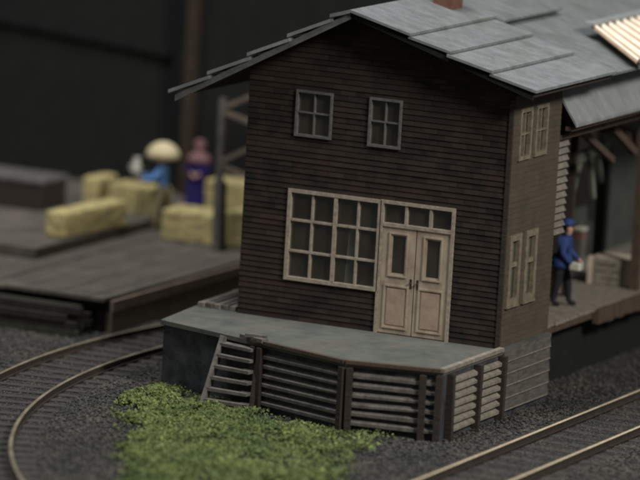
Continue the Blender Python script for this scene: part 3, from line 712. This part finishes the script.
def person(loc, rz, label, mats, armL, armR, legs=(.10, -.12), lean=0.0, scale=1.0, skirt=None, child=None, girth=1.0):
    """faces +X locally, Y is its left. mats = (skin, top, bottom, shoes)"""
    R_ = thing('person', loc, label, 'person'); R_.rotation_euler[2] = rz; R_.scale = (scale,)*3
    lx = lean
    J = {'pelvis': ((0, 0, .95), .145, .12), 'waist': ((.01+lx*.2, 0, 1.08), .135, .105), 'chest': ((.01+lx*.6, 0, 1.30), .17, .125), 'neckb': ((lx*.9, 0, 1.45), .085, .075),
         'neck': ((.01+lx, 0, 1.52), .058, .058), 'jaw': ((.035+lx*1.1, 0, 1.60), .082, .075), 'skull': ((.012+lx*1.1, 0, 1.68), .105, .092), 'crown': ((.0+lx*1.1, 0, 1.745), .085, .078)}
    E_ = [('pelvis', 'waist', 1), ('waist', 'chest', 1), ('chest', 'neckb', 1), ('neckb', 'neck', 0), ('neck', 'jaw', 0), ('jaw', 'skull', 0), ('skull', 'crown', 0)]
    for s_, sn, arm, lg in ((1, 'L', armL, legs[0]), (-1, 'R', armR, legs[1])):
        el, wr = Vector(arm[0]), Vector(arm[1]); sh = Vector((lx*.8, s_*.185, 1.40)); J['sh'+sn] = (tuple(sh), .078); J['el'+sn] = (tuple(el), .056); J['wr'+sn] = (tuple(wr), .036)
        E_ += [('chest', 'sh'+sn, 1), ('sh'+sn, 'el'+sn, 1), ('el'+sn, 'wr'+sn, 1)]
        d = (wr-el).normalized(); side = d.cross(Vector((0, 0, 1))); side = side.normalized() if side.length > .1 else Vector((0, 1, 0)); up_ = side.cross(d)
        pm = wr+d*.075; J['pm'+sn] = (tuple(pm), .040, .022); E_.append(('wr'+sn, 'pm'+sn, 0))
        for f_, (off, ln) in enumerate(((-.032, .075), (-.011, .088), (.011, .082), (.032, .062))):
            a = pm+d*.018+side*off; b_ = a+d*ln*.5-up_*.012; c_ = b_+d*ln*.35-up_*.03
            J[f'fa{f_}{sn}'] = (tuple(a), .0105); J[f'fb{f_}{sn}'] = (tuple(b_), .0095); J[f'fc{f_}{sn}'] = (tuple(c_), .008)
            E_ += [('pm'+sn, f'fa{f_}{sn}', 0), (f'fa{f_}{sn}', f'fb{f_}{sn}', 0), (f'fb{f_}{sn}', f'fc{f_}{sn}', 0)]
        a = wr+d*.03-side*.04*s_; b_ = a+d*.04-side*.02*s_-up_*.02; J['ta'+sn] = (tuple(a), .013); J['tb'+sn] = (tuple(b_), .010)
        E_ += [('wr'+sn, 'ta'+sn, 0), ('ta'+sn, 'tb'+sn, 0)]
        J['hip'+sn] = ((.0, s_*.095, .88), .10); J['kn'+sn] = ((lg*.6+.03, s_*.11, .49), .066); J['an'+sn] = ((lg, s_*.12, .09), .043)
        J['ft'+sn] = ((lg+.07, s_*.125, .045), .046, .040); J['to'+sn] = ((lg+.17, s_*.135, .032), .036, .028)
        E_ += [('pelvis', 'hip'+sn, 2), ('hip'+sn, 'kn'+sn, 2), ('kn'+sn, 'an'+sn, 2), ('an'+sn, 'ft'+sn, 3), ('ft'+sn, 'to'+sn, 3)]
    for n_ in list(J):
        if n_[:2] not in ('fa', 'fb', 'fc', 'ta', 'tb', 'pm', 'wr', 'ne', 'ja', 'sk', 'cr'): J[n_] = (J[n_][0],)+tuple(v*girth for v in J[n_][1:])
    body = skin_body('body', J, E_, mats, R_)
    hx_ = lx*1.1
    m = MB().ball((.118+hx_, 0, 1.645), .017, 8, (1.2, .8, 1.6)).ball((hx_+.01, .096, 1.65), .024, 8, (.7, .4, 1.2)).ball((hx_+.01, -.096, 1.65), .024, 8, (.7, .4, 1.2))
    local(m, 'face', mats[0], R_, smooth=True)
    m = MB().ball((.102+hx_, .036, 1.672), .011, 8).ball((.102+hx_, -.036, 1.672), .011, 8).box(.106+hx_, -.026, 1.598, .118+hx_, .026, 1.606)
    local(m, 'eye', M['black'], R_)
    m = MB(); # hair: cap of a sphere at the back of the head
    m.ball((hx_-.018, 0, 1.705), .115, 16, (1.0, .92, .88)); local(m, 'hair', child or M['hair'], R_, smooth=True)
    return R_, hx_
# worker in blue: feet at (562,306)
w0 = at(559, 305, 2, .005)
Rw, hx_ = person(tuple(w0), math.radians(10), 'worker in blue jacket and cap with black trousers, standing on the loading deck', (M['skin'], M['bluejacket'], M['black'], M['black']),
                 ((.10, .27, 1.12), (.30, .22, .98)), ((.06, -.28, 1.13), (.27, -.24, .92)), legs=(.17, -.12), lean=.09, scale=1.03, girth=1.42)
m = MB().lathe([(.124, 1.70), (.128, 1.74), (.122, 1.80), (.08, 1.835), (.01, 1.845)], (hx_-.008, 0, 0), 20); local(m, 'cap', M['bluejacket'], Rw, smooth=True)
m = MB().box(hx_+.07, -.085, 1.715, hx_+.20, .085, 1.735); local(m, 'cap_peak', M['black'], Rw, bevel=.008)
m = MB().lathe([(.20, .80), (.225, .88), (.22, 1.0), (.19, 1.08)], (.0, 0, 0), 18, 1.15); local(m, 'jacket_hem', M['bluejacket'], Rw, smooth=True)
Rw_loc = w0
pk = thing('package', tuple(at(576, 267, 1, w0.y-.12)), 'small pale package held in the worker\'s hands', 'package')
local(MB().box(-.12, -.12, -.07, .13, .10, .10), 'wrapping', M['parcel'], pk, bevel=.03)
local(MB().box(-.125, -.02, -.075, .135, .01, .105), 'string', M['greywood'], pk)

# straw hat figure, facing left
w1 = at(161, 229, 2, DZ+.01)
Rs, hx_ = person(tuple(w1), math.radians(195), 'figure in pale blue shirt and big straw hat reaching out beside bales', (M['skin'], M['lightblue'], M['beige'], M['hair']),
                 ((.16, .30, 1.16), (.45, .26, 1.14)), ((.22, -.26, 1.18), (.50, -.16, 1.16)), legs=(.10, -.10), lean=.04, scale=1.06, girth=1.25)
m = MB().lathe([(.30, 1.60), (.37, 1.63), (.385, 1.70), (.34, 1.80), (.25, 1.90), (.12, 1.965), (.01, 1.98)], (hx_, 0, 0), 24); local(m, 'straw_hat', M['straw'], Rs, smooth=True)
pj = w1+Vector((-.66, -.12, 1.22))
jg = thing('jug', tuple(pj), 'white jug held out to the left by the straw hatted figure', 'jug')
local(MB().lathe([(.08, 0), (.12, .06), (.13, .2), (.08, .32), (.065, .38), (.09, .44)], (0, 0, 0), 16), 'jug_body', M['parcel'], jg, smooth=True)
local(MB().bar((-.12, 0, .1), (-.2, 0, .2), .03, .03).bar((-.2, 0, .2), (-.08, 0, .36), .03, .03), 'handle', M['parcel'], jg)

# figure in navy and pink
w2 = at(196, 217, 2, DZ+.01)
Rp, hx_ = person(tuple(w2), math.radians(-80), 'figure in long navy dress with pink shawl standing behind the long bale', (M['skin'], M['navy'], M['navy'], M['black']),
                 ((.05, .26, 1.14), (.22, .10, 1.06)), ((.05, -.26, 1.14), (.22, -.10, 1.06)), legs=(.05, -.05), lean=.02, scale=1.03)
m = MB().lathe([(.30, .05), (.27, .4), (.22, .8), (.20, 1.02), (.24, 1.2), (.255, 1.34), (.17, 1.44)], (0, 0, 0), 20, 1.1); local(m, 'dress', M['navy'], Rp, smooth=True)
m = MB().lathe([(.268, 1.31), (.262, 1.40), (.19, 1.48), (.08, 1.56)], (0, 0, 0), 20, 1.1); local(m, 'shawl', M['pink'], Rp, smooth=True)
m = MB().ball((hx_-.03, 0, 1.70), .145, 14, (.95, 1, 1.05)); local(m, 'headscarf', M['pink'], Rp, smooth=True)
